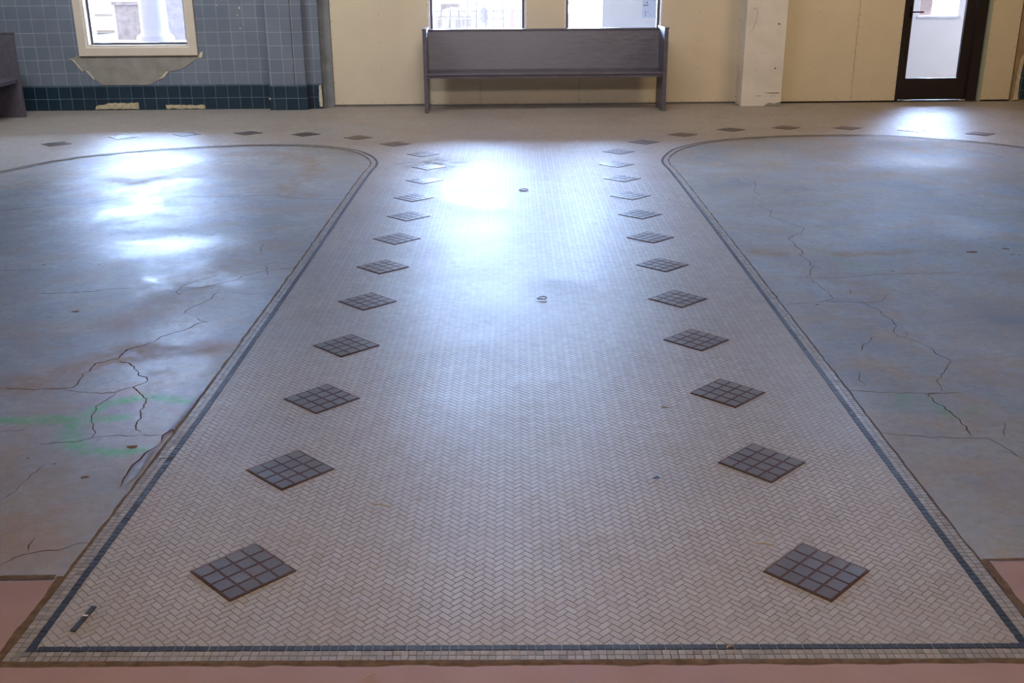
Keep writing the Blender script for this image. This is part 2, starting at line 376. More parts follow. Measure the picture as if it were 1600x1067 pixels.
M = {}
M['mosaic'] = mosaic_mat()
def bed_mat():
    g = N('mosaic grout bed')
    g.color(g.ramp(g.noise(3.5, 6, 0.65), [(0.38, lin((74, 64, 56))), (0.62, lin((132, 122, 112)))])); g.rough(0.85); return g.m
M['bed'] = bed_mat()
M['blue_tile'] = plain('blue border tile', (40, 45, 58), 0.55, 0.2, 22, spec=0.3)
M['diamond'] = None
M['concrete'] = concrete_mat()
M['pink'] = plain('pink screed', (150, 118, 104), 0.7, 0.10, 3.0, bump=0.3)
M['crack'] = plain('crack dirt', (78, 62, 50), 0.95, 0.3, 30, spec=0.2)
M['joint'] = plain('joint sand', (98, 78, 54), 0.95, 0.38, 40, spec=0.2, bump=0.6)
M['spot'] = plain('dirt spot', (104, 82, 58), 0.9, 0.35, 60, spec=0.2)
M['tile'] = wall_tile_mat('grey wall tile', (108, 117, 129), (117, 124, 135), (162, 168, 175), 0.38)
M['navy'] = wall_tile_mat('navy base tile', (28, 46, 60), (35, 55, 68), (112, 128, 140), 0.3, size=0.1425, z0=0.285)
M['plaster'] = plain('mortar patch', (142, 136, 126), 0.9, 0.14, 9, bump=0.5)
M['raw'] = plain('bare plaster edge', (196, 184, 160), 0.9, 0.15, 22, bump=0.5)
M['brick'] = plain('bare brick', (186, 170, 140), 0.95, 0.25, 24, bump=0.8)
M['masonry'] = plain('masonry', (126, 122, 116), 0.9, 0.18, 6, bump=0.5)
M['strip'] = plain('cement strip', (124, 126, 126), 0.88, 0.22, 7, bump=0.5)
M['drywall'] = plain('drywall board', (206, 192, 164), 0.8, 0.035, 3, bump=0.05, spec=0.3)
M['screw'] = plain('screw dimple', (66, 54, 44), 0.6, 0.2, 90)
M['white_col'] = plain('white painted concrete', (214, 206, 192), 0.8, 0.07, 3.5, bump=0.35)
M['casing'] = plain('cream painted wood', (206, 192, 172), 0.5, 0.04, 5, bump=0.05)
M['bead'] = plain('white bead', (226, 220, 212), 0.5, 0.04, 8)
M['frame_dark'] = plain('dark bronze window frame', (70, 66, 76), 0.4, 0.1, 12)
M['door'] = plain('dark brown door', (36, 27, 25), 0.42, 0.12, 9)
M['steel'] = plain('dark lever metal', (44, 34, 34), 0.35, 0.1, 20, metal=0.8)
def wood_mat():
    g = N('dark oak lifted for haze')
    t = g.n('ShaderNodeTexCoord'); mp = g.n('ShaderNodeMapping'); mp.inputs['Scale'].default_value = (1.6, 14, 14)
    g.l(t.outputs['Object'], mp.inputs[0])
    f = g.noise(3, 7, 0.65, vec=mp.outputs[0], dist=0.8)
    g.color(g.ramp(f, [(0.3, lin((72, 68, 75))), (0.55, lin((92, 87, 96))), (0.75, lin((108, 101, 106)))]))  # dark wood tone lifted and greyed to imitate haze
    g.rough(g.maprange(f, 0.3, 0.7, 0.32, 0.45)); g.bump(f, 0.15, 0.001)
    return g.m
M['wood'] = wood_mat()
def diamond_mat():
    g = N('slate coloured quarry tile'); a = g.attr('tint').outputs['Fac']
    c = g.ramp(a, [(0.0, lin((76, 65, 62))), (0.35, lin((86, 77, 76))), (0.6, lin((81, 76, 78))), (0.8, lin((94, 82, 76))), (1.0, lin((86, 81, 82)))])
    c = g.mix(g.maprange(g.noise(30, 5), 0.4, 0.7, 0, 0.4), c, lin((70, 60, 58)))
    g.color(c); g.rough(g.maprange(g.noise(12, 4), 0.3, 0.7, 0.30, 0.40)); g.p.inputs['Specular IOR Level'].default_value = 0.42
    g.bump(g.noise(60, 4), 0.3, 0.0008); return g.m
M['diamond'] = diamond_mat()
M['grout'] = plain('brown grout', (72, 46, 36), 0.8, 0.25, 50)
def glass_mat():
    g = N('window glass'); t = g.t
    tr = g.n('ShaderNodeBsdfTransparent'); tr.inputs[0].default_value = (0.97, 0.98, 0.98, 1)
    gl = g.n('ShaderNodeBsdfGlossy'); gl.inputs['Roughness'].default_value = 0.02
    fr = g.n('ShaderNodeFresnel'); fr.inputs[0].default_value = 1.45
    mx = g.n('ShaderNodeMixShader'); g.l(fr.outputs[0], mx.inputs[0]); g.l(tr.outputs[0], mx.inputs[1]); g.l(gl.outputs[0], mx.inputs[2])
    g.l(mx.outputs[0], g.out.inputs[0]); t.nodes.remove(g.p); return g.m
M['glass'] = glass_mat()
M['ceiling'] = plain('ceiling plaster', (196, 186, 170), 0.9, 0.05, 4)
M['roomwall'] = plain('room wall plaster', (176, 160, 132), 0.9, 0.06, 4)

# ------------------------------------------------------------------ FLOOR
JLc = [(-0.938, 9.059), (-1.057, 9.49), (-1.249, 9.80), (-1.67, 10.06), (-2.165, 10.10), (-2.623, 10.02), (-3.12, 9.867), (-3.553, 9.58), (-3.80, 9.266), (-3.99, 8.854), (-4.2, 8.2), (-4.3, 7.4), (-4.35, 5.5), (-4.35, 2.0)]
JRc = [(1.600, 8.90), (1.637, 9.121), (1.734, 9.415), (1.848, 9.655), (2.216, 10.06), (2.826, 10.283), (3.35, 10.331), (3.85, 10.297), (4.2, 10.208), (4.497, 10.011), (4.841, 9.681), (5.15, 9.2), (5.4, 8.5), (5.55, 7.4), (5.6, 5.5), (5.6, 2.0)]
OFF = 0.057
JL = [tuple(p) for p in offset(BL, -OFF)]; JR = [tuple(p) for p in offset(BR, OFF)]
JL[0] = (-1.197, 2.178); JR[0] = (1.384, 2.096)
JL = smooth_poly(JL+JLc, 2); JR = smooth_poly(JR+JRc, 2)
JL = [tuple(p) for p in resample(JL, 0.06)]; JR = [tuple(p) for p in resample(JR, 0.06)]
XL, XR, YB, YF, ZC = -5.72, 8.2, 12.96, -4.0, 4.2

# concrete slab (whole room), with stain / paint masks on a fine grid
def concrete_floor():
    xs = np.arange(-5.72, 8.21, 0.032); ys = np.arange(2.0, 10.6, 0.032)
    X, Y = np.meshgrid(xs, ys); nx, ny = len(xs), len(ys)
    z = np.full(X.shape, -0.003)
    V = np.stack([X.ravel(), Y.ravel(), z.ravel()], 1)
    i = np.arange(ny-1)[:, None]*nx+np.arange(nx-1)[None]; i = i.ravel()
    F = np.stack([i, i+1, i+nx+1, i+nx], 1)
    # rest of the room: two big quads
    o = len(V); extra = []
    for (a, b, c, d) in ((XL, XR, YF, 2.0), (XL, XR, float(ys[-1]), 13.5)):
        extra += [(a, c, -0.003), (b, c, -0.003), (b, d, -0.003), (a, d, -0.003)]
    V = np.vstack([V, np.array(extra)])
    F = np.vstack([F, np.array([[o, o+1, o+2, o+3], [o+4, o+5, o+6, o+7]])])
    ob = np_mesh('floor', V, F, M['concrete'])
    P = np.zeros(X.shape); S = np.zeros(X.shape)
    for r, L in GREEN:
        D = dist_poly(L, X, Y); P = np.maximum(P, np.exp(-(D/(r*0.72))**2)*(0.22 if r > .08 else (1.2 if L[0][0] < 0 else 0.45)))
    for r, s, L in STAINS:
        D = dist_poly(L, X, Y); S = np.maximum(S, s*np.clip(1.35-D/r, 0, 1))
    DU = np.clip((X-1.2)/0.4, 0, 1)*np.clip(1.1-0.35*np.exp(-((X-4.3)/1.2)**2-((Y-9.3)/1.2)**2), 0, 1)   # the right-hand slab is rougher trowelled
    for nm, A in (('paint', P), ('stain', S), ('dull', DU)):
        at = ob.data.attributes.new(nm, 'FLOAT', 'POINT')
        at.data.foreach_set('value', np.r_[A.ravel(), np.zeros(8)].astype(np.float32))
    return ob
FL = struct(concrete_floor(), 'worn grey concrete floor with cracks and green paint marks')

# mortar bed under the mosaic (one polygon around both concrete areas)
bedpoly = [JL[0], JR[0]]+JR[1:]+[(XR, 2.0), (XR, 13.1), (XL, 13.1), (XL, 2.0)]+JL[::-1][:-1]
mb = MB(); tri = tessellate_polygon([[Vector((x, y, 0)) for x, y in bedpoly]])
mb.add([(x, y, -0.0007) for x, y in bedpoly], [tuple(t) for t in tri])
MOS = struct(mb.build('floor', M['bed']), 'mosaic path and cross aisle of small cream herringbone tiles')

# herringbone bricks
W = 0.0195
ang = math.radians(45)-0.031
ca, sa = math.cos(ang), math.sin(ang)
LB = [tuple(p) for p in offset(JL, 0.047)]; RB = [tuple(p) for p in offset(JR, -0.047)]
def herringbone():
    R = int(15/W); a = np.arange(-R//2, R)
    U, Vv = np.meshgrid(a, a)
    k = (U-Vv) % 4
    out = []
    for kk, du, dv in ((0, 2, 1), (3, 1, 2)):
        m = k == kk
        u = U[m].astype(float); v = Vv[m].astype(float)
        cu = (u+du/2)*W; cv = (v+dv/2)*W
        x = cu*ca-cv*sa; y = cu*sa+cv*ca
        ok = (y > 2.05) & (y < 12.955) & (x > XL) & (x < 8.15) & (np.abs(x-0.03*y) < 0.56*y+1.6)
        x, y, cu, cv = x[ok], y[ok], cu[ok], cv[ok]
        front = y > 2.214-0.031*(x+1.133)
        lp = LB+[]; rp = RB+[]
        ok = front & ~inside([(-9, LB[0][1]-1), (LB[0][0], LB[0][1]-1)]+lp+[(-9, 2.0)], x, y) & ~inside([(9, RB[0][1]-1), (RB[0][0], RB[0][1]-1)]+rp+[(9, 2.0)], x, y)
        out.append((cu[ok], cv[ok], du, dv))
    Vs = []; T = []
    for cu, cv, du, dv in out:
        n = len(cu); hw = du*W/2-0.0006; hh = dv*W/2-0.0006
        ch = 0.0005
        zt = rng.normal(0, 0.00010, n); tx = rng.normal(0, 0.008, n); ty = rng.normal(0, 0.008, n)
        ring = []
        for sx, sy in ((-1, -1), (1, -1), (1, 1), (-1, 1)):
            for q, (ox, oz) in enumerate(((0, -0.0009), (ch, 0.0))):
                pu = sx*(hw-ox); pv = sy*(hh-ox)
                z = 0.0000+zt+oz+tx*pu+ty*pv
                uu = cu+pu; vv = cv+pv
                ring.append(np.stack([uu*ca-vv*sa, uu*sa+vv*ca, z], 1))
        Vs.append(np.stack(ring, 1).reshape(-1, 3)); T.append(n)
    n = sum(T); V = np.vstack(Vs)
    b = (np.arange(n)*8)[:, None]
    F = []
    F.append(b+np.array([[1, 3, 5, 7]]))
    for i in range(4):
        j = (i+1) % 4
        F.append(b+np.array([[2*i, 2*j, 2*j+1, 2*i+1]]))
    F = np.stack(F, 1).reshape(-1, 4)
    ob = np_mesh('herringbone_tiles', V, F, M['mosaic'], MOS)
    cx = V.reshape(n, 8, 3)[:, :, 0].mean(1); cy = V.reshape(n, 8, 3)[:, :, 1].mean(1)
    tint = np.clip(rng.normal(0.50, 0.12, n), 0.26, 1)
    at = ob.data.attributes.new('tint', 'FLOAT', 'FACE'); at.data.foreach_set('value', np.repeat(tint, 5).astype(np.float32))
    return n
print('bricks', herringbone())

# square border tiles, laid along the edge: two cream rows, one blue row
def tile_rows(poly, rows, name, mat, sgn, z=0.0012, step=0.0195, keep=None):
    Vs = []; T = 0; tv = []
    for d in rows:
        L = resample([tuple(p) for p in offset(poly, sgn*d)], step)
        for a, b in zip(L[:-1], L[1:]):
            if keep and not keep(a): continue
            t = b-a; l = np.linalg.norm(t); t = t/l; nrm = np.array([t[1], -t[0]])
            c = (a+b)/2+rng.normal(0, 0.0004, 2); h = step/2-0.0007; dz = rng.normal(0, 0.0002); sl = rng.normal(0, 0.012)
            for s1, s2 in ((-1, -1), (1, -1), (1, 1), (-1, 1)):
                for ox, oz in ((0, -0.0016), (0.0005, 0)):
                    q = c+t*s1*(h-ox)+nrm*s2*(h-ox); Vs.append((q[0], q[1], z+dz+oz+sl*s1*h))
            T += 1; tv.append(min(1, max(0, rng.normal(0.2, 0.09))))
    V = np.array(Vs); b = (np.arange(T)*8)[:, None]
    F = [b+np.array([[1, 3, 5, 7]])]+[b+np.array([[2*i, 2*((i+1) % 4), 2*((i+1) % 4)+1, 2*i+1]]) for i in range(4)]
    ob = np_mesh(name, V, np.stack(F, 1).reshape(-1, 4), mat, MOS)
    at = ob.data.attributes.new('tint', 'FLOAT', 'FACE'); at.data.foreach_set('value', np.repeat(tv, 5).astype(np.float32))
    return ob
seen = lambda p: abs(p[0]-0.03*p[1]) < 0.56*p[1]+1.6
FRONT = [JL[0], JR[0]]
for nm, poly, sgn in (('left', JL, 1), ('right', JR, -1), ('front', FRONT, -1)):
    k = seen
    tile_rows(poly, (0.0105, 0.0300), 'border_tiles', M['mosaic'], sgn, keep=k, z=0.0012 if nm != 'front' else 0.0014)
def trimmed(poly, n): return poly[n:]
def blue(poly, sgn):
    o = tile_rows(poly, (0.0495, 0.0610), 'border_stripe', M['blue_tile'], sgn, keep=seen, step=0.0118 if False else 0.0195, z=0.0017)
    o['label'] = 'thin dark blue tile stripe'
    return o
def stripe(poly, sgn):
    o = tile_rows(poly, (0.0505,), 'border_stripe', M['blue_tile'], sgn, keep=seen, step=0.0215, z=0.0019)
    o['label'] = 'thin dark blue tile stripe'
jl2 = [(p[0], p[1]) for p in JL]; jr2 = [(p[0], p[1]) for p in JR]
jl2[0] = (JL[0][0], JL[0][1]+0.045); jr2[0] = (JR[0][0], JR[0][1]+0.045)
stripe(jl2, 1); stripe(jr2, -1)
stripe([(JL[0][0]+0.045, JL[0][1]-0.0014), (JR[0][0]-0.045, JR[0][1]+0.0014)], -1)

# pink screed slabs in front
yj = lambda x: 2.160-0.0318*(x+1.19)
mb = MB()
mb.prism([(XL, -3.98), (XR, -3.98), (XR, yj(XR)), (1.41, yj(1.41)), (-1.215, yj(-1.215)), (XL, yj(XL))], 'z', -0.05, 0.0012)
mb.prism([(XL, yj(XL)), (-1.222, yj(-1.222)), (-1.198, 2.540), (XL, 2.520)], 'z', -0.05, 0.0012)
mb.prism([(1.405, yj(1.405)), (XR, yj(XR)), (XR, 2.538), (1.420, 2.534)], 'z', -0.05, 0.0012)
struct(mb.build('floor', M['pink']), 'smooth pinkish screed slab along the front of the mosaic')

# joints and cracks: dirt-filled ribbons
def ribbon(mb, pts, w, z, jit=0.0, step=0.02, taper=True):
    P = resample(pts, step); n = len(P)
    if n < 3: P = resample(pts, step/3); n = len(P)
    T = np.gradient(P, axis=0); T /= (np.linalg.norm(T, axis=1)[:, None]+1e-9); Nn = np.stack([T[:, 1], -T[:, 0]], 1)
    P = P+Nn*np.convolve(rng.normal(0, jit*1.3, n+2), [.3, .4, .3], 'valid')[:, None]
    nz_ = np.convolve(rng.random(n+4), np.ones(5)/5, 'valid'); ws = w*0.5*(0.35+1.3*nz_)
    if taper: ws *= np.clip(np.minimum(np.arange(n), np.arange(n)[::-1])/3.0, 0.15, 1)
    vs = []
    for p, nn, h in zip(P, Nn, ws):
        vs += [(p[0]-nn[0]*h, p[1]-nn[1]*h, z), (p[0], p[1], z+0.0006), (p[0]+nn[0]*h, p[1]+nn[1]*h, z)]
    fs = []
    for i in range(n-1):
        a = 3*i; fs += [(a, a+1, a+4, a+3), (a+1, a+2, a+5, a+4)]
    mb.add(vs, fs)
for w, L in CRACKS:
    mb = MB(); ribbon(mb, L, w*0.82, -0.0024, jit=0.0035+w*0.3, step=0.012)
    mb.build('crack', M['crack'], FL)
for poly, w in ((JL, 0.011), (JR, 0.007)):
    mb = MB(); P = offset(poly[:175], -0.004 if poly is JL else 0.003); ribbon(mb, [tuple(p) for p in P], w, 0.0008, jit=0.002, step=0.02, taper=False)
    mb.build('sand_joint', M['crack'] if poly is JR else M['joint'], MOS)
# chipped pale edge along the left joint between 3.1 m and 4 m
mb = MB()
for seg, w in (([(-1.19, 3.10), (-1.19, 3.28), (-1.178, 3.42)], 0.030), ([(-1.165, 3.50), (-1.148, 3.72), (-1.13, 3.95)], 0.020)):
    ribbon(mb, seg, w, 0.0004, jit=0.002, step=0.02)
o = mb.build('chipped_edge', plain('pale broken cement', (128, 134, 146), 0.6, 0.2, 20), FL)
mb = MB()
for seg in ([(-1.20, 3.08), (-1.21, 3.2), (-1.195, 3.33), (-1.165, 3.42)], [(-1.165, 3.43), (-1.175, 3.50), (-1.155, 3.55), (-1.13, 3.50)], [(-1.15, 3.30), (-1.08, 3.302)]):
    ribbon(mb, seg, 0.008, 0.0018, jit=0.003)
mb.build('crack', M['crack'], FL)
mb = MB()
ribbon(mb, [(-1.235, yj(-1.235)+0.008), (1.46, yj(1.46)+0.008)], 0.021, 0.0012, jit=0.0015, taper=False)
ribbon(mb, [(XL+2, 2.545), (-1.21, 2.560)], 0.024, 0.0012, jit=0.002, taper=False)
ribbon(mb, [(1.41, 2.543), (3.4, 2.550)], 0.012, 0.0012, jit=0.0015, taper=False)
ribbon(mb, [(-1.212, yj(-1.2)), (-1.190, 2.56)], 0.024, 0.0014, jit=0.002, taper=False)
ribbon(mb, [(1.398, yj(1.4)), (1.413, 2.545)], 0.020, 0.0014, jit=0.002, taper=False)
struct(mb.build('trim_1', M['joint']), 'brown sand-filled joint around the mosaic and screed')

# dirt spots
def blob(mb, x, y, r, z, n=14, asp=0.7):
    a0 = random.random()*6; vs = [(x, y, z+0.0006)]
    for k in range(n):
        a = 2*PI*k/n; rr = r*(0.75+0.5*random.random())
        vs.append((x+math.cos(a)*rr, y+math.sin(a)*rr*asp, z))
    mb.add(vs, [(0, 1+k, 1+(k+1) % n) for k in range(n)])
mb = MB()
for x, y, r in SPOTS: blob(mb, x, y, r*0.52, -0.0024)
mb.build('dirt_spots', M['spot'], FL)['kind'] = 'stuff'
mb = MB()
for x, y, r in MSPOTS: blob(mb, x, y, r*0.5, 0.0022, 10)
mb.build('dirt_specks', M['spot'], MOS)['kind'] = 'stuff'

# ------------------------------------------------------------------ diamond inlays
def make_diamond():
    mb = MB(); s = 0.0515; g = 0.0036; tv = []
    th = math.radians(45)-0.031; c, sn = math.cos(th), math.sin(th)
    for i in range(4):
        for j in range(4):
            x0 = (i-2)*s+g/2; x1 = (i-1)*s-g/2; y0 = (j-2)*s+g/2; y1 = (j-1)*s-g/2
            bm = bmesh.new(); bmesh.ops.create_cube(bm, size=1)
            tz = random.gauss(0, 0.006); tw = random.gauss(0, 0.006)
            for v in bm.verts:
                X = (x0+x1)/2+v.co.x*(x1-x0); Y = (y0+y1)/2+v.co.y*(y1-y0)
                Z = 0.0030 if v.co.z > 0 else -0.002
                if v.co.z > 0: Z += tz*v.co.x*s+tw*v.co.y*s
                v.co = Vector((X*c-Y*sn, X*sn+Y*c, Z))
            bmesh.ops.bevel(bm, geom=[e for e in bm.edges if all(v.co.z > 0.001 for v in e.verts)], offset=0.0016, segments=2, affect='EDGES')
            nf = len(bm.faces); tv += [random.random()]*nf; mb.bm(bm)
    ob = mb.build('diamond_inlay', M['diamond'])
    at = ob.data.attributes.new('tint', 'FLOAT', 'FACE'); at.data.foreach_set('value', tv)
    gb = MB(); h = 2*s+0.003
    q = [(-h, -h), (h, -h), (h, h), (-h, h)]
    q = [(a*c-b*sn, a*sn+b*c) for a, b in q]
    gb.prism(q, 'z', -0.002, 0.0019); gb.build('grout', M['grout'], ob)
    return ob
protos = [make_diamond() for _ in range(5)]
ordn = ['', 'second', 'third', 'fourth', 'fifth', 'sixth', 'seventh', 'eighth', 'ninth', 'tenth', 'eleventh', 'twelfth', 'thirteenth', 'fourteenth', 'fifteenth', 'sixteenth', 'seventeenth', 'eighteenth', 'nineteenth']
used = set()
for side, L in (('left', DL), ('right', DR)):
    for i, (x, y) in enumerate(L):
        k = (i*2+(1 if side == 'right' else 0)) % 5
        if k not in used: o = protos[k]; used.add(k)
        else: o = copy_tree(protos[k])
        o.location = (x, y, 0.0004)
        o.rotation_euler = (0, 0, random.gauss(0, 0.012))
        grp = 'dark tile diamonds down the %s side of the mosaic path' % side
        if i == 0: lb = 'dark sixteen-tile diamond in the mosaic nearest the camera on the %s of the path' % side
        elif i < 10: lb = 'dark tile diamond, %s from the front in the %s row of the path' % (ordn[i], side)
        else:
            n = len(L)-1-i
            grp = 'dark tile diamonds curving along the %s cross aisle' % side
            lb = ('dark tile diamond at the far %s end of the curving aisle row' % side) if n == 0 else 'dark tile diamond, %s from the far %s end of the curving aisle row' % (ordn[n], side)
        tag(o, lb, 'floor tile', grp)

# ------------------------------------------------------------------ BACK WALL
YT, YD, YM, YO = 12.86, 12.945, 12.96, 13.20       # tile face, drywall face, masonry inner, outer
H0 = ZC
holes = [(-4.60, -3.455, 0.745, 2.75), (-0.60, 0.548, 0.862, 2.75), (1.017, 2.168, 0.862, 2.75), (5.07, 6.10, 0.0, 2.35)]
mb = MB(); xs = [XL-0.3]
for a, b, z0, z1 in holes:
    mb.box(xs[-1], a, YM, YO, 0, H0)
    if z0 > 0: mb.box(a, b, YM, YO, 0, z0)
    mb.box(a, b, YM, YO, z1, H0); xs.append(b)
mb.box(xs[-1], XR+0.3, YM, YO, 0, H0)
WB = struct(mb.build('wall_back', M['masonry']), 'back wall of the room with windows, tile, boards and a glazed door')
# tiled area around left window
mb = MB()
mb.box(XL, -4.60, YT, YM, 0.285, H0); mb.box(-3.455, -2.49, YT, YM, 0.285, H0)
mb.box(-4.60, -3.455, YT, YM, 0.285, 0.745); mb.box(-4.60, -3.455, YT, YM, 2.75, H0)
mb.box(-2.49, -2.20, YT-0.145, YM, 0.285, H0, bev=0.006); mb.box(-2.20, -2.07, YT-0.125, YM, 0.285, H0)
mb.box(-2.07, -1.895, YT-0.03, YM, 0.285, H0)
mb.build('wall_tiling', M['tile'], WB)['label'] = 'blue-grey square wall tiles with a shallow pilaster'
mb = MB()
mb.box(XL, -2.50, YT-0.006, YM, 0.0, 0.288, bev=0.004); mb.box(-2.505, -2.06, YT-0.155, YM, 0.0, 0.288, bev=0.005)
mb.box(-2.06, -1.895, YT-0.04, YM, 0.0, 0.288, bev=0.004)
BB = struct(mb.build('baseboard_back', M['navy']), 'two rows of dark navy tile along the foot of the tiled wall')
# bare patches where base tiles are gone
def rough_poly(pts, amp):
    out = []
    for (x0, z0), (x1, z1) in zip(pts, pts[1:]+pts[:1]):
        n = max(1, int(math.hypot(x1-x0, z1-z0)/0.03))
        for k in range(n):
            t = k/n; out.append((x0+(x1-x0)*t+random.uniform(-amp, amp), z0+(z1-z0)*t+random.uniform(-amp, amp)))
    return out
for pts in ([(-4.62, 0.012), (-4.60, 0.05), (-4.44, 0.088), (-4.28, 0.083), (-4.10, 0.086), (-4.095, 0.012)], [(-3.78, 0.055), (-3.62, 0.062), (-3.46, 0.052), (-3.32, 0.055), (-3.31, 0.012), (-3.77, 0.012)]):
    mb = MB(); mb.prism(rough_poly(pts, 0.006), 'y', YT-0.012, YT+0.01)
    mb.build('bare_brick_patch', M['brick'], BB)['label'] = 'rough tan brick where base tiles are missing'
mb = MB(); mb.prism(rough_poly([(-1.935, 0.03), (-1.93, 0.27), (-1.905, 0.285), (-1.897, 0.15), (-1.899, 0.02)], 0.003), 'y', YT-0.052, YT-0.03)
mb.build('chipped_edge', M['raw'], BB)
# mortar patch under the window
patch = [(-4.84, 0.60), (-4.79, 0.575), (-4.71, 0.464), (-4.659, 0.457), (-4.582, 0.368), (-4.495, 0.293), (-3.939, 0.293), (-3.826, 0.354), (-3.772, 0.361), (-3.695, 0.441), (-3.533, 0.476), (-3.33, 0.60), (-3.33, 0.64), (-4.72, 0.64)]
mb = MB(); mb.prism(rough_poly(patch, 0.004), 'y', YT-0.006, YT+0.02)
mb.build('mortar_patch', M['plaster'], WB)['label'] = 'grey-tan mortar patch below the left window'
mb = MB()
for q in ([(-4.85, 0.605), (-4.79, 0.585), (-4.70, 0.458), (-4.715, 0.455), (-4.80, 0.572)], [(-4.67, 0.462), (-4.645, 0.462), (-4.578, 0.366), (-4.59, 0.362), (-4.64, 0.42)],
          [(-3.83, 0.35), (-3.77, 0.37), (-3.70, 0.445), (-3.73, 0.447), (-3.79, 0.385)], [(-3.34, 0.60), (-3.30, 0.665), (-3.27, 0.67), (-3.29, 0.60)],
          [(-3.86, 0.345), (-3.80, 0.357), (-3.82, 0.364)]):
    mb.prism(q, 'y', YT-0.009, YT+0.01)
for x, z, r in ((-2.83, 1.08, .008), (-2.81, 0.93, .008), (-3.06, 1.19, .007), (-2.80, 1.16, .012), (-2.20, 0.55, .006), (-2.50, 0.135, .010)):
    yy = YT-0.163 if x > -2.51 else YT-0.002
    mb.prism([(x+math.cos(a)*r, z+math.sin(a)*r*1.3) for a in np.linspace(0, 5.2, 6)], 'y', yy, yy+0.012)
mb.build('plaster_chips', M['raw'], WB)['kind'] = 'stuff'
# cement strip
mb = MB(); mb.box(-1.895, -1.77, YD-0.015, YM, 0, H0, bev=0.004)
mb.build('cement_strip', M['strip'], WB)['label'] = 'narrow grey cement strip between tile and boards'

# drywall boards
def board(x0, x1, z0, z1, y=YD, screws=True, seam=True):
    mb = MB(); mb.box(x0+0.0015, x1-0.0015, y, YM, z0, z1, bev=0.002)
    def dot(x, z, r=0.0048):
        mb.prism([(x+math.cos(a)*r, z+math.sin(a)*r) for a in np.linspace(0, 2*PI, 8, endpoint=False)], 'y', y-0.0006, y+0.001, 1)
    if screws:
        z = z0+0.05
        while z < min(z1, 2.0):
            for xx in (x0+0.014, x1-0.014):
                dot(xx+random.uniform(-.004, .004), z+random.uniform(-.015, .015))
            z += random.uniform(0.14, 0.22)
        x = x0+0.10
        while x < x1-0.05:
            dot(x, z0+0.022+random.uniform(-.004, .004)); x += random.uniform(0.13, 0.22)
        if x1-x0 > 0.7:
            z = z0+0.4
            while z < min(z1, 2.0): dot((x0+x1)/2+random.uniform(-.02, .02), z); z += 0.32
    return mb.build('drywall_board', [M['drywall'], M['screw']], WB)
board(-1.768, -0.60, 0.028, 2.75); board(-0.60, 0.0, 0.020, 0.862, seam=False); board(0.0, 1.2, 0.020, 0.862); board(1.2, 2.168, 0.020, 0.862)
board(0.548, 1.017, 0.862, 2.75); board(2.168, 3.122, 0.022, 2.75)
board(-1.768, 3.122, 2.75, H0, screws=False)
YR = 12.90
board(3.60, 4.53, 0.022, 2.4, y=YR); board(4.53, 5.07, 0.022, 2.4, y=YR); board(3.60, 5.07, 2.4, H0, y=YR, screws=False)
board(5.07, 6.10, 2.35, H0, y=YR, screws=False); board(6.135, 6.495, 0.022, 2.4, y=YR); board(6.135, 6.495, 2.4, H0, y=YR, screws=False)
# green-grey jamb strip beside the door
mb = MB(); mb.box(6.098, 6.135, YR-0.004, YM, 0, 2.40, bev=0.002)
mb.build('door_edge_strip', plain('pale green gypsum edge', (150, 156, 140), 0.7, 0.06, 6), WB)
# rough plaster and dark tile at the right end
mb = MB(); mb.box(6.512, XR, YR+0.01, YM, 0, H0)
mb.build('rough_plaster', plain('rough tan plaster', (150, 130, 98), 0.9, 0.18, 9, bump=0.6), WB)
q = [(6.60, 0.03), (6.585, 0.25), (6.60, 0.45), (6.615, 0.62), (6.66, 0.72), (6.80, 0.76), (7.9, 0.76), (7.9, 0.03)]
mb = MB(); mb.prism(rough_poly(q, 0.004), 'y', YR-0.004, YR+0.012)
mb.build('dark_tile_panel', M['navy'], WB)['label'] = 'dark tile remnant at the far right of the wall'
q = [(6.545, 0.01), (6.57, 0.5), (6.60, 0.55), (6.605, 0.45), (6.592, 0.25), (6.605, 0.02)]
mb = MB(); mb.prism(rough_poly(q, 0.003), 'y', YR-0.008, YR+0.012); mb.build('chipped_edge', M['raw'], WB)

# white concrete pillar
mb = MB(); mb.box(3.118, 3.600, 12.655, YM, 0, H0, bev=0.006)
PIL = struct(mb.build('wall_pillar', M['white_col']), 'white painted square concrete pillar between the windows and the door')
mb = MB()
for x, z, r in ((3.505, 0.945, .011), (3.53, 0.94, .005), (3.50, 0.44, .010), (3.24, 0.61, .004), (3.28, 0.42, .005), (3.33, 0.62, .004)):
    mb.prism([(x+math.cos(a)*r, z+math.sin(a)*r) for a in np.linspace(0, 2*PI, 10, endpoint=False)], 'y', 12.6535, 12.658)
for x0, x1, z in ((3.30, 3.355, 0.118), (3.40, 3.58, 0.155), (3.44, 3.57, 0.147), (3.47, 3.49, 0.118), (3.51, 3.525, 0.118)):
    mb.box(x0, x1, 12.6535, 12.658, z, z+0.004)
mb.build('anchor_holes', M['screw'], PIL)['kind'] = 'stuff'
mb = MB(); pts = [(3.19, 12.653, 1.11), (3.225, 12.653, 1.13), (3.245, 12.653, 1.08), (3.235, 12.653, 0.98), (3.215, 12.653, 0.93), (3.20, 12.653, 0.88), (3.175, 12.653, 0.87)]
mb.tube(pts, 0.0022, 6); mb.build('crack', plain('grey hairline', (150, 142, 130), 0.9), PIL)
mb = MB(); mb.prism(rough_poly([(3.40, 0.004), (3.44, 0.04), (3.53, 0.03), (3.598, 0.05), (3.598, 0.004)], 0.004), 'y', 12.6515, 12.66)
mb.build('plaster_chips', M['plaster'], PIL)

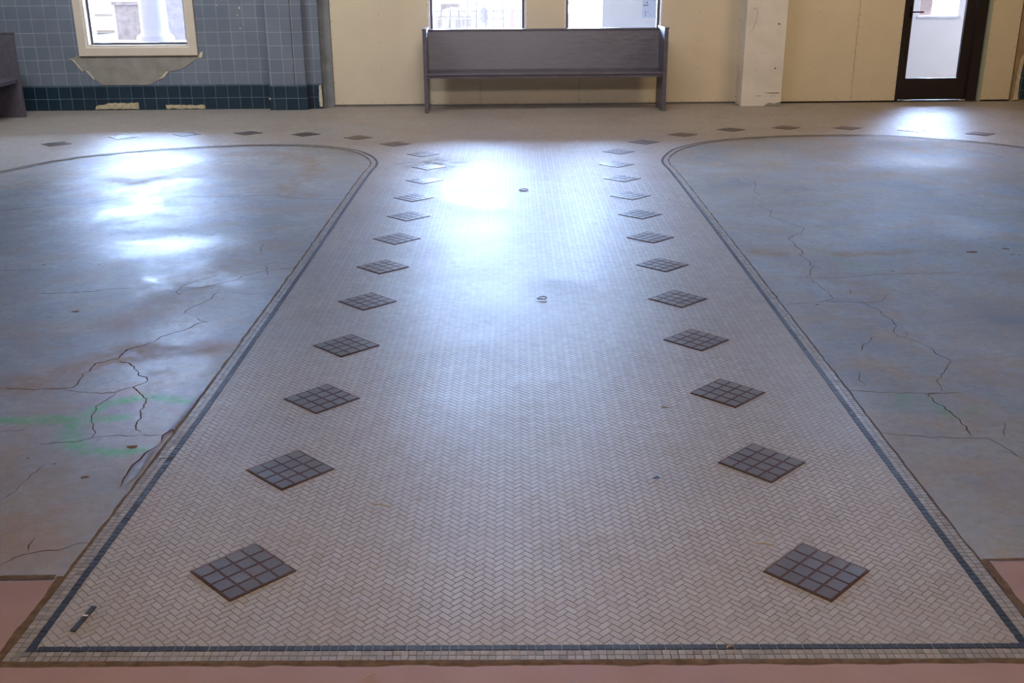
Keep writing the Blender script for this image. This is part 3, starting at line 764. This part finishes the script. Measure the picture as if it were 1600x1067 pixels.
# ------------------------------------------------------------------ windows
def frame_rect(mb, x0, x1, z0, z1, t, y0, y1, mi=0, tb=None, bev=0.0):
    tb = t if tb is None else tb
    mb.box(x0, x0+t, y0, y1, z0, z1, mi, bev); mb.box(x1-t, x1, y0, y1, z0, z1, mi, bev)
    mb.box(x0+t, x1-t, y0, y1, z0, z0+tb, mi, bev); mb.box(x0+t, x1-t, y0, y1, z1-t, z1, mi, bev)
W1 = struct(empty('window_1', (-4.03, 12.9, 0.745)), 'left window in a wide cream casing on the tiled wall')
def under(o, p):
    o.parent = p; o.matrix_parent_inverse = Matrix.Translation(-Vector(p.location)); return o
mb = MB()   # mitred wide casing
X0, X1, Z0, Z1, T = -4.71, -3.33, 0.632, 2.86, 0.088
for q in ([(X0, Z0), (X1, Z0), (X1-T, Z0+T), (X0+T, Z0+T)], [(X0, Z1), (X0+T, Z1-T), (X1-T, Z1-T), (X1, Z1)], [(X0, Z0), (X0+T, Z0+T), (X0+T, Z1-T), (X0, Z1)], [(X1, Z0), (X1, Z1), (X1-T, Z1-T), (X1-T, Z0+T)]):
    mb.prism(q, 'y', YT-0.035, YT)
under(mb.build('casing', M['casing']), W1)
mb = MB(); frame_rect(mb, X0+T, X1-T, Z0+T, Z1-T, 0.008, YT-0.022, YT+0.02)
under(mb.build('bead', M['bead']), W1)
mb = MB(); frame_rect(mb, X0+T+0.008, X1-T-0.008, Z0+T+0.008, Z1-T-0.008, 0.022, YT-0.005, 13.10)
under(mb.build('jamb_lining', M['casing']), W1)
mb = MB(); frame_rect(mb, X0+T+0.028, X1-T-0.028, Z0+T+0.028, Z1-T-0.028, 0.026, 12.955, 13.0, bev=0.002)
under(mb.build('window_frame', M['frame_dark']), W1)
mb = MB(); mb.box(-4.58, -3.47, 12.975, 12.981, 0.775, 2.72); under(mb.build('window_pane', M['glass']), W1)
for k, (a, b) in enumerate(((-0.60, 0.548), (1.017, 2.168))):
    Wn = struct(empty('window_%d' % (k+2), ((a+b)/2, 12.95, 0.862)), 'window behind the %s half of the long pew' % ('left' if k == 0 else 'right'))
    mb = MB(); frame_rect(mb, a+0.001, b-0.001, 0.863, 2.748, 0.012, YD-0.004, 13.15); under(mb.build('jamb_lining', M['casing']), Wn)
    mb = MB(); frame_rect(mb, a-0.010, b+0.010, 0.852, 2.76, 0.011, YD-0.006, YD+0.004); under(mb.build('bead', M['bead']), Wn)
    mb = MB(); frame_rect(mb, a+0.013, b-0.013, 0.875, 2.735, 0.030, 13.03, 13.08, tb=0.02, bev=0.002); under(mb.build('window_frame', M['frame_dark']), Wn)
    mb = MB(); mb.box(a+0.04, b-0.04, 13.052, 13.058, 0.89, 2.71); under(mb.build('window_pane', M['glass']), Wn)

# ------------------------------------------------------------------ door
D = struct(empty('door_1', (5.58, 13.0, 0)), 'dark brown glazed door at the right of the back wall')
y0, y1 = 12.99, 13.035
mb = MB(); mb.box(5.072, 5.105, 12.905, 13.10, 0.012, 2.34); mb.box(5.975, 6.097, 12.935, 13.10, 0.012, 2.34); mb.box(5.105, 5.975, 12.93, 13.10, 2.25, 2.34)
under(mb.build('door_frame', M['door']), D)
mb = MB(); mb.box(5.108, 5.212, y0, y1, 0.02, 2.24, bev=0.003); mb.box(5.856, 5.972, y0, y1, 0.02, 2.24, bev=0.003)
mb.box(5.212, 5.856, y0, y1, 0.02, 0.276, bev=0.003); mb.box(5.212, 5.856, y0, y1, 2.12, 2.24, bev=0.003)
DL_ = under(mb.build('door_leaf', M['door']), D)
mb = MB(); mb.box(5.205, 5.862, 13.010, 13.016, 0.27, 2.13); under(mb.build('door_pane', M['glass']), D)
mb = MB(); mb.box(5.165, 5.198, y0-0.008, y0+0.001, 0.99, 1.12, bev=0.003); mb.tube([(5.182, y0-0.004, 1.055), (5.182, y0-0.045, 1.055)], 0.009, 10); mb.tube([(5.176, y0-0.045, 1.055), (5.25, y0-0.047, 1.055), (5.322, y0-0.045, 1.053)], [0.010, 0.009, 0.009], 10)
under(mb.build('door_handle', M['steel'], smooth=True), D)
mb = MB(); mb.box(5.05, 6.11, 12.90, 13.22, -0.002, 0.012, bev=0.003); under(mb.build('door_sill', plain('threshold metal', (70, 62, 56), 0.5, metal=0.4)), D)
mb = MB()
for x in (5.20, 5.22, 5.245, 5.89, 5.93): mb.prism([(x, 12.93), (x+0.03, 12.925), (x+0.035, 12.94), (x+0.01, 12.945)], 'z', 0.012, 0.02)
under(mb.build('paint_flakes', M['raw']), D)['kind'] = 'stuff'

# ------------------------------------------------------------------ other walls, ceiling
mb = MB(); mb.box(XL-0.2, XL, YF, YM, 0.285, ZC); mb.box(XL-0.2, XL, YF, YM, 0, 0.285); struct(mb.build('wall_left', M['tile']))
mb = MB(); mb.box(XR, XR+0.2, YF, YM, 0, ZC); struct(mb.build('wall_right', M['roomwall']))
mb = MB(); mb.box(XL-0.2, XR+0.2, YF-0.2, YF, 0, ZC); struct(mb.build('wall_front', M['roomwall']))
mb = MB(); mb.box(XL-0.3, XR+0.3, YF-0.3, YO+0.02, ZC, ZC+0.25); struct(mb.build('ceiling', M['ceiling']))

# ------------------------------------------------------------------ pews
def make_pew(length, label, loc, rz, grp=None):
    """origin at the floor under the left front corner; seat faces local -y"""
    root = empty('wooden_pew', loc, rz); tag(root, label, 'pew', grp)
    dp, th, ht = 0.44, 0.046, 0.925
    for x in (0, length-th):
        mb = MB()
        prof = [(0.0, 0.0), (dp, 0.0), (dp, ht), (0.0, ht-0.006)]
        bm = bmesh.new()
        vs = [bm.verts.new((x+s*th, a, b)) for s in (0, 1) for a, b in prof]
        bm.faces.new(vs[0:4]); bm.faces.new(vs[4:8][::-1])
        for i in range(4): bm.faces.new((vs[i], vs[4+i], vs[4+(i+1) % 4], vs[(i+1) % 4]))
        bmesh.ops.bevel(bm, geom=bm.edges[:], offset=0.004, segments=2, affect='EDGES'); mb.bm(bm)
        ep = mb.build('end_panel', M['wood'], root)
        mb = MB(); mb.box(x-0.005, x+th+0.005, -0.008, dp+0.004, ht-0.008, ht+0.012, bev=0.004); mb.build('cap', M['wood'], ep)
    a, b = th, length-th
    mb = MB(); prof = [(0.34, 0.455), (0.362, 0.455), (0.425, 0.905), (0.40, 0.905)]
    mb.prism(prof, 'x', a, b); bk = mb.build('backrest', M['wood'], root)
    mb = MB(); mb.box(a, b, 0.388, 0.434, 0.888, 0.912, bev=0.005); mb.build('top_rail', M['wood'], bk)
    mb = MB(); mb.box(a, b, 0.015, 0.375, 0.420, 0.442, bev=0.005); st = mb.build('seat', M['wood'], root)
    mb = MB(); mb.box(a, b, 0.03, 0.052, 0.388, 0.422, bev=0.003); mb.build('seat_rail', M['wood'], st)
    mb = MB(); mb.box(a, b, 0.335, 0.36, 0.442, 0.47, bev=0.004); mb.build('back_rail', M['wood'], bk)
    return root
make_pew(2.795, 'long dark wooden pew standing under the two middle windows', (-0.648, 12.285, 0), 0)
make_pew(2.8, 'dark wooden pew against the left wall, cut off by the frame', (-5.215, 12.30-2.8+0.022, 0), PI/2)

# ------------------------------------------------------------------ floor litter
def straw(name, a, b, r, mat, label, cat, grp=None, bend=0.004, z=0.0032):
    a = Vector((*a, 0)); b = Vector((*b, 0)); m = (a+b)/2; d = (b-a); s = Vector((-d.y, d.x, 0)).normalized()
    ob = MB().tube([a-m, -d*0.2+s*bend, d*0.2+s*bend*0.6, b-m], [r*0.6, r, r, r*0.4], 6).build(name, mat, smooth=True)
    ob.location = (m.x, m.y, z+r*0.5); return tag(ob, label, cat, grp)
ST = plain('dry straw', (196, 160, 104), 0.7, 0.2, 40)
sg = 'bits of dry straw on the mosaic'
straw('straw', (-0.366, 2.938), (-0.300, 2.922), 0.0014, ST, 'long thin straw lying between the first two left diamonds', 'straw', sg)
straw('straw', (-0.222, 2.955), (-0.206, 2.966), 0.0012, ST, 'tiny straw chip just right of the long thin straw', 'straw', sg)
straw('straw', (0.785, 2.655), (0.838, 2.644), 0.0017, ST, 'pale straw behind the nearest right diamond', 'straw', sg)
straw('straw', (0.589, 2.162), (0.607, 2.172), 0.0022, ST, 'short straw lying on the front blue stripe', 'straw', sg)
straw('straw', (-0.300, 2.076), (-0.270, 2.100), 0.0012, ST, 'thin straw on the pinkish slab at the bottom edge', 'straw', sg)
straw('straw', (0.800, 3.115), (0.826, 3.070), 0.0012, plain('pale straw', (214, 200, 176), 0.7), 'pale sliver beside the second right diamond', 'straw', sg)
mb = MB(); mb.prism([(-0.013, -0.008), (0.010, -0.008), (0.006, 0.011)], 'z', 0.0, 0.0035)
o = mb.build('plastic_chip', plain('blue grey chip', (62, 76, 104), 0.5)); o.location = (0.562, 3.086, 0.003)
tag(o, 'small triangular blue-grey chip on the mosaic near the second right diamond', 'chip')
def curl(x, y, s, label):
    pts = [(-0.030*s, 0.0, 0.003), (-0.012*s, 0.017*s, 0.007), (0.010*s, 0.020*s, 0.009), (0.028*s, 0.010*s, 0.005), (0.020*s, -0.008*s, 0.003), (-0.008*s, -0.016*s, 0.006), (-0.024*s, -0.008*s, 0.003)]
    o = MB().tube(pts, 0.0014, 6, ry=0.003).build('dry_leaf', plain('curled dry leaf', (84, 76, 72), 0.7), smooth=True); o.location = (x, y, 0.002); tag(o, label, 'leaf', 'curled dry leaves on the mosaic')
curl(0.313, 7.808, 1.25, 'curled dry leaf farther up the path in the bright reflection')
curl(0.297, 5.069, 0.9, 'curled dry leaf in the middle of the path, nearer of the two')
o = MB().box(-0.0075, 0.0075, -0.056, 0.056, 0, 0.0028, bev=0.001).build('tile_strip', plain('dark slate strip', (36, 40, 50), 0.6)); o.location = (-1.058, 2.352, 0.0018); o.rotation_euler = (0, 0, -0.16)
tag(o, 'short dark tile strip set in the mosaic by the front left corner', 'tile strip')
mb = MB(); mb.box(-0.007, 0.007, 0.008, 0.0135, 0.0028, 0.004); c = mb.build('white_fleck', M['bead'], o)

# ------------------------------------------------------------------ OUTSIDE
GZ = -0.06
M['ground'] = plain('asphalt yard', (74, 72, 70), 0.9, 0.06, 1.0)
M['stucco'] = plain('pale wall stucco', (226, 214, 206), 0.9, 0.05, 1.5)  # even pale tone of the walls themselves
M['stucco2'] = plain('weathered stucco', (150, 140, 134), 0.95, 0.22, 9, bump=0.8)
M['pwhite'] = plain('white painted stone', (196, 190, 196), 0.7, 0.03, 2)
M['glaremetal'] = plain('fence metal paled for glare', (170, 160, 150), 0.6, 0.05, 10)  # dark metal coloured pale to imitate washed-out glare
mb = MB(); mb.box(-60, 60, YO, 120, GZ-0.3, GZ); struct(mb.build('floor', M['ground']), 'asphalt yard outside the windows')
# covered porch: roof slab carried by columns on a low parapet
mb = MB(); mb.box(-9, 9.5, YO+0.02, 18.2, 3.35, 3.6); mb.box(-9, 9.5, 17.9, 18.2, 3.0, 3.35)
tag(mb.build('porch_roof', M['pwhite']), 'flat white porch roof outside the windows', 'porch roof')
mb = MB(); mb.box(-9, -3.2, 16.75, 17.25, GZ, 0.47); mb.box(-9, -3.2, 16.70, 17.30, 0.47, 0.53)
tag(mb.build('porch_parapet', M['pwhite']), 'low white parapet under the columns outside the left window', 'parapet')
def column(x, label):
    prof = [(0.265, 0.53), (0.275, 0.545), (0.28, 0.57), (0.275, 0.60), (0.25, 0.625), (0.225, 0.64), (0.208, 0.665), (0.203, 0.70), (0.198, 1.2), (0.185, 2.5), (0.18, 2.8), (0.25, 2.9), (0.25, 3.0)]
    o = MB().lathe(prof, 0, 0, 48).build('porch_column', M['pwhite'], smooth=True); o.location = (x, 17.0, 0); tag(o, label, 'column', 'round white columns on the porch parapet')
column(-5.03, 'round white porch column seen in the middle of the left window')
column(-6.28, 'round white porch column at the left edge of the left window')
def thing_box(name, boxes, mat, label, cat, bev=0.0):
    mb = MB()
    for b in boxes: mb.box(*b, bev=bev)
    return tag(mb.build(name, mat), label, cat)
# far buildings seen through the left window
mb = MB(); mb.box(-16.5, -9.95, 30, 36, GZ, 4.0)
for k in range(9): mb.box(-16.5, -9.95, 29.97, 30.0, -0.02+k*0.42, 0.02+k*0.42, 1)
tag(mb.build('white_building', [M['stucco'], M['glaremetal']]), 'bright white building with clapboard lines beyond the left window', 'building')
thing_box('stone_pier', [(-7.92, -7.30, 24.0, 24.6, GZ, 0.85), (-7.96, -7.26, 23.96, 24.64, 0.85, 0.93)], M['stucco2'], 'square tan stone pier left of the column in the left window', 'pier')
thing_box('stucco_wall', [(-5.9, -4.55, 19.6, 19.8, GZ, 2.6)], M['stucco2'], 'rough weathered wall right of the column in the left window', 'wall')
mb = MB(); mb.box(-0.06, 0.06, -0.02, 0.0, -0.03, 0.03)
# fence of thin bars, glare put into their pale colour
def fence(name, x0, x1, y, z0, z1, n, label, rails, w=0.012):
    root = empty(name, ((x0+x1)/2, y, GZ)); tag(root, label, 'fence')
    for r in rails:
        mb = MB(); mb.box(x0, x1, y-0.02, y+0.02, r-0.02, r+0.02); under(mb.build('rail', M['glaremetal']), root)
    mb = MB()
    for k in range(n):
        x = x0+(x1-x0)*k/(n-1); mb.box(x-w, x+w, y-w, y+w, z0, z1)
    o = under(mb.build('bars', M['glaremetal']), root); o['kind'] = 'stuff'
fence('bar_fence', -1.6, 0.80, 17.6, GZ, 2.3, 18, 'near fence of tall thin bars with painted-in glare behind the left middle window', (0.02, 2.25), w=0.008)
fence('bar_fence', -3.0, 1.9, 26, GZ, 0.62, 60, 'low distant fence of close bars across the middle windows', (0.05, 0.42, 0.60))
# portable cabin with arched roof
root = empty('garden_shed', (-0.62, 27, GZ)); tag(root, 'small pale shed with arched roof seen through the left middle window', 'shed')
mb = MB(); mb.box(-1.08, -0.20, 27, 28, GZ, 0.44); under(mb.build('body', M['stucco2']), root)
mb = MB(); mb.prism([(-1.10+0.92*t, 0.44+0.17*math.sin(PI*t)**0.7) for t in np.linspace(0, 1, 14)], 'y', 26.97, 28.03); under(mb.build('arched_roof', plain('pale blue roof', (190, 204, 214), 0.6)), root)
mb = MB(); mb.box(-0.98, -0.78, 26.98, 27.0, 0.0, 0.40); mb.box(-0.72, -0.62, 26.98, 27.0, 0.0, 0.40); under(mb.build('door_panels', M['glaremetal']), root)
thing_box('dark_building', [(-1.15, -0.58, 33, 35, GZ, 0.55)], M['stucco2'], 'square tan block behind the arched shed', 'building')
# oval sign on a post
root = empty('oval_sign', (0.10, 21, GZ)); tag(root, 'rounded pale sign board on a post behind the left middle window', 'sign')
mb = MB(); mb.prism([(0.085+0.078*math.cos(a), 0.715+0.15*math.sin(a)) for a in np.linspace(0, 2*PI, 24, endpoint=False)], 'y', 21.0, 21.03); under(mb.build('board', M['stucco2']), root)
mb = MB(); mb.box(0.135, 0.165, 21.03, 21.06, GZ, 0.75); under(mb.build('post', M['glaremetal']), root)
thing_box('porch_post', [(0.485, 0.565, 17.9, 17.98, GZ, 3.0)], plain('pinkish post', (196, 158, 140), 0.7), 'slim pinkish post behind the right part of the left middle window', 'post')
thing_box('timber_gate_post', [(1.735, 1.80, 16.3, 16.4, GZ, 1.04)], plain('pinkish timber', (200, 164, 150), 0.7), 'short pinkish post left of the pale wall behind the right middle window', 'post')
fence('yard_fence', 1.0, 2.2, 17.6, GZ, 0.88, 12, 'glare-paled yard fence of rails and bars behind the right middle window', (0.5, 0.80, 1.04))
# pale wall outside the door with a barred niche
wall = empty('courtyard_wall', (4.5, 15.95, GZ)); tag(wall, 'pale stucco wall outside the door and the right middle window', 'wall')
mb = MB(); mb.box(1.80, 4.6, 15.95, 16.2, GZ, 3.3); mb.box(4.6, 6.50, 15.95, 16.2, GZ, 1.72); mb.box(7.07, 11.0, 15.95, 16.2, GZ, 1.72); mb.box(6.50, 7.07, 15.95, 16.2, GZ, 0.865); mb.box(6.50, 7.07, 15.95, 16.2, 1.30, 1.72)
under(mb.build('wall_body', M['stucco']), wall)
mb = MB(); mb.box(6.50, 6.70, 16.02, 16.10, 0.875, 1.30); under(mb.build('shutter', plain('pinkish shutter', (198, 172, 162), 0.8)), wall)
mb = MB()
for x in (6.71, 6.80, 6.895): mb.box(x-0.004, x+0.004, 16.05, 16.06, 0.865, 1.06)
for z in (0.965, 1.055): mb.box(6.70, 6.90, 16.05, 16.06, z-0.004, z+0.004)
under(mb.build('iron_grille', plain('grey iron', (110, 108, 116), 0.6)), wall)
mb = MB(); mb.box(6.46, 7.11, 15.92, 15.96, 0.835, 0.868); under(mb.build('niche_sill', M['pwhite']), wall)
# paper notice with dark marks on the wall behind the right window
root = empty('wall_notice', (2.53, 15.93, 0.86)); tag(root, 'white notice with dark marks on the pale wall, top right of the right window', 'notice')
mb = MB(); mb.box(2.385, 2.68, 15.935, 15.95, 0.875, 1.45); under(mb.build('sheet', M['pwhite']), root)
mb = MB()
for (x0, x1, z0, z1) in ((2.395, 2.47, 1.045, 1.056), (2.41, 2.425, 0.955, 0.962), (2.43, 2.445, 0.957, 0.963), (2.46, 2.475, 0.958, 0.966), (2.43, 2.436, 0.90, 0.95), (2.50, 2.507, 0.91, 0.92), (2.44, 2.455, 1.075, 1.10), (2.40, 2.41, 1.08, 1.09)):
    mb.box(x0, x1, 15.932, 15.936, z0, z1)
under(mb.build('dark_marks', M['screw']), root)['kind'] = 'stuff'

# ------------------------------------------------------------------ LIGHT
sun = bpy.data.lights.new('sun', 'SUN'); sun.energy = SUN_E; sun.angle = math.radians(0.6); sun.color = (1.0, 0.95, 0.88)
so = bpy.data.objects.new('sun', sun); COL.objects.link(so); so.rotation_euler = (math.radians(-38), 0, math.radians(-8))
w = bpy.data.worlds.new('sky'); scene.world = w; w.use_nodes = True; nt = w.node_tree
bg = nt.nodes['Background']
# contre-jour sky: hazy glow low in the sky beyond the windows, dimmer blue elsewhere
def wn(t, **k):
    n = nt.nodes.new(t)
    for a, v in k.items(): setattr(n, a, v)
    return n
tc = wn('ShaderNodeTexCoord'); sp = wn('ShaderNodeSeparateXYZ'); nt.links.new(tc.outputs['Generated'], sp.inputs[0])
az = wn('ShaderNodeMapRange', interpolation_type='SMOOTHSTEP'); nt.links.new(sp.outputs[1], az.inputs[0])
for k, v in zip((1, 2, 3, 4), (0.35, 0.92, 0.0, 1.0)): az.inputs[k].default_value = v
el = wn('ShaderNodeMapRange', interpolation_type='SMOOTHSTEP'); nt.links.new(sp.outputs[2], el.inputs[0])
for k, v in zip((1, 2, 3, 4), (0.15, 0.75, 1.0, 0.0)): el.inputs[k].default_value = v
mu = wn('ShaderNodeMath', operation='MULTIPLY'); nt.links.new(az.outputs[0], mu.inputs[0]); nt.links.new(el.outputs[0], mu.inputs[1])
ma = wn('ShaderNodeMath', operation='MULTIPLY_ADD'); nt.links.new(mu.outputs[0], ma.inputs[0]); ma.inputs[1].default_value = SKY_E; ma.inputs[2].default_value = 0.0
nt.links.new(ma.outputs[0], bg.inputs[1]); bg.inputs[0].default_value = SKY_C
b2 = wn('ShaderNodeBackground'); b2.inputs[0].default_value = (0.93, 0.93, 1.0, 1); b2.inputs[1].default_value = SKY_BASE
ad = wn('ShaderNodeAddShader'); nt.links.new(bg.outputs[0], ad.inputs[0]); nt.links.new(b2.outputs[0], ad.inputs[1])
nt.links.new(ad.outputs[0], nt.nodes['World Output'].inputs[0])
# unseen fill lamps added to brighten the walls and foreground
for i, (x, y, sx, sy, e, lc, tilt, spread) in enumerate(FILL_LAMPS):
    f = empty('fill_light', (x, y, ZC if tilt == 0 else ZC-0.32)); f.rotation_euler = (math.radians(tilt), 0, 0)
    tag(f, ('added fill panel above the front of the mosaic path', 'added tilted fill lamp aimed at the tiled wall', 'added tilted fill lamp aimed at the long pew', 'added tilted fill lamp aimed at the white pillar and door', 'added tilted fill lamp high over the front of the room aimed at the pew')[i], 'fill light', 'added fill lights')
    if tilt:
        hb = MB().box(-0.015, 0.015, -0.015, 0.015, 0, 0.34).build('fill_hanger', M['steel'], f); hb.rotation_euler = (-math.radians(tilt), 0, 0)
    mb = MB(); frame_rect(mb, -sx/2-0.04, sx/2+0.04, -sy/2-0.04, sy/2+0.04, 0.035, -0.05, 0.0)
    mb.v = [(a, c, b) for a, b, c in mb.v]; mb.build('fill_frame', M['bead'], f)
    al = bpy.data.lights.new('lamp', 'AREA'); al.shape = 'RECTANGLE'; al.size = sx; al.size_y = sy; al.energy = e; al.color = lc; al.spread = math.radians(spread)
    lo = bpy.data.objects.new('lamp', al); COL.objects.link(lo); lo.parent = f; lo.location = (0, 0, -0.055)

# ------------------------------------------------------------------ CAMERA
Fp = 1630.0   # focal length in pixels of the 1600 px wide frame
roll = 0.006; yaw = 0.028; pitch = math.atan(586.5*math.cos(roll)/Fp)
cam = bpy.data.cameras.new('camera'); co = bpy.data.objects.new('camera', cam); COL.objects.link(co); scene.camera = co
cam.sensor_width = 36.0; cam.lens = 36.0*Fp/1600.0; cam.clip_start = 0.05; cam.clip_end = 400
fwd = Vector((math.sin(yaw)*math.cos(pitch), math.cos(yaw)*math.cos(pitch), -math.sin(pitch)))
r0 = Vector((math.cos(yaw), -math.sin(yaw), 0)); u0 = r0.cross(fwd)
rt = r0*math.cos(roll)-u0*math.sin(roll); up = rt.cross(fwd)
m3 = Matrix((rt, up, -fwd)).transposed()
co.matrix_world = Matrix.Translation((0, 0, 1.6)) @ m3.to_4x4()

vs = scene.view_settings; vs.view_transform = 'Standard'; vs.look = 'None'; vs.gamma = 1.0; vs.exposure = EXPO; vs.use_curve_mapping = False
scene.cycles.use_denoising = True
scene.cycles.max_bounces = 8; scene.cycles.diffuse_bounces = 4; scene.cycles.glossy_bounces = 4; scene.cycles.transparent_max_bounces = 12
scene.cycles.sample_clamp_indirect = 12.0; scene.cycles.caustics_reflective = True; scene.cycles.blur_glossy = 0.3
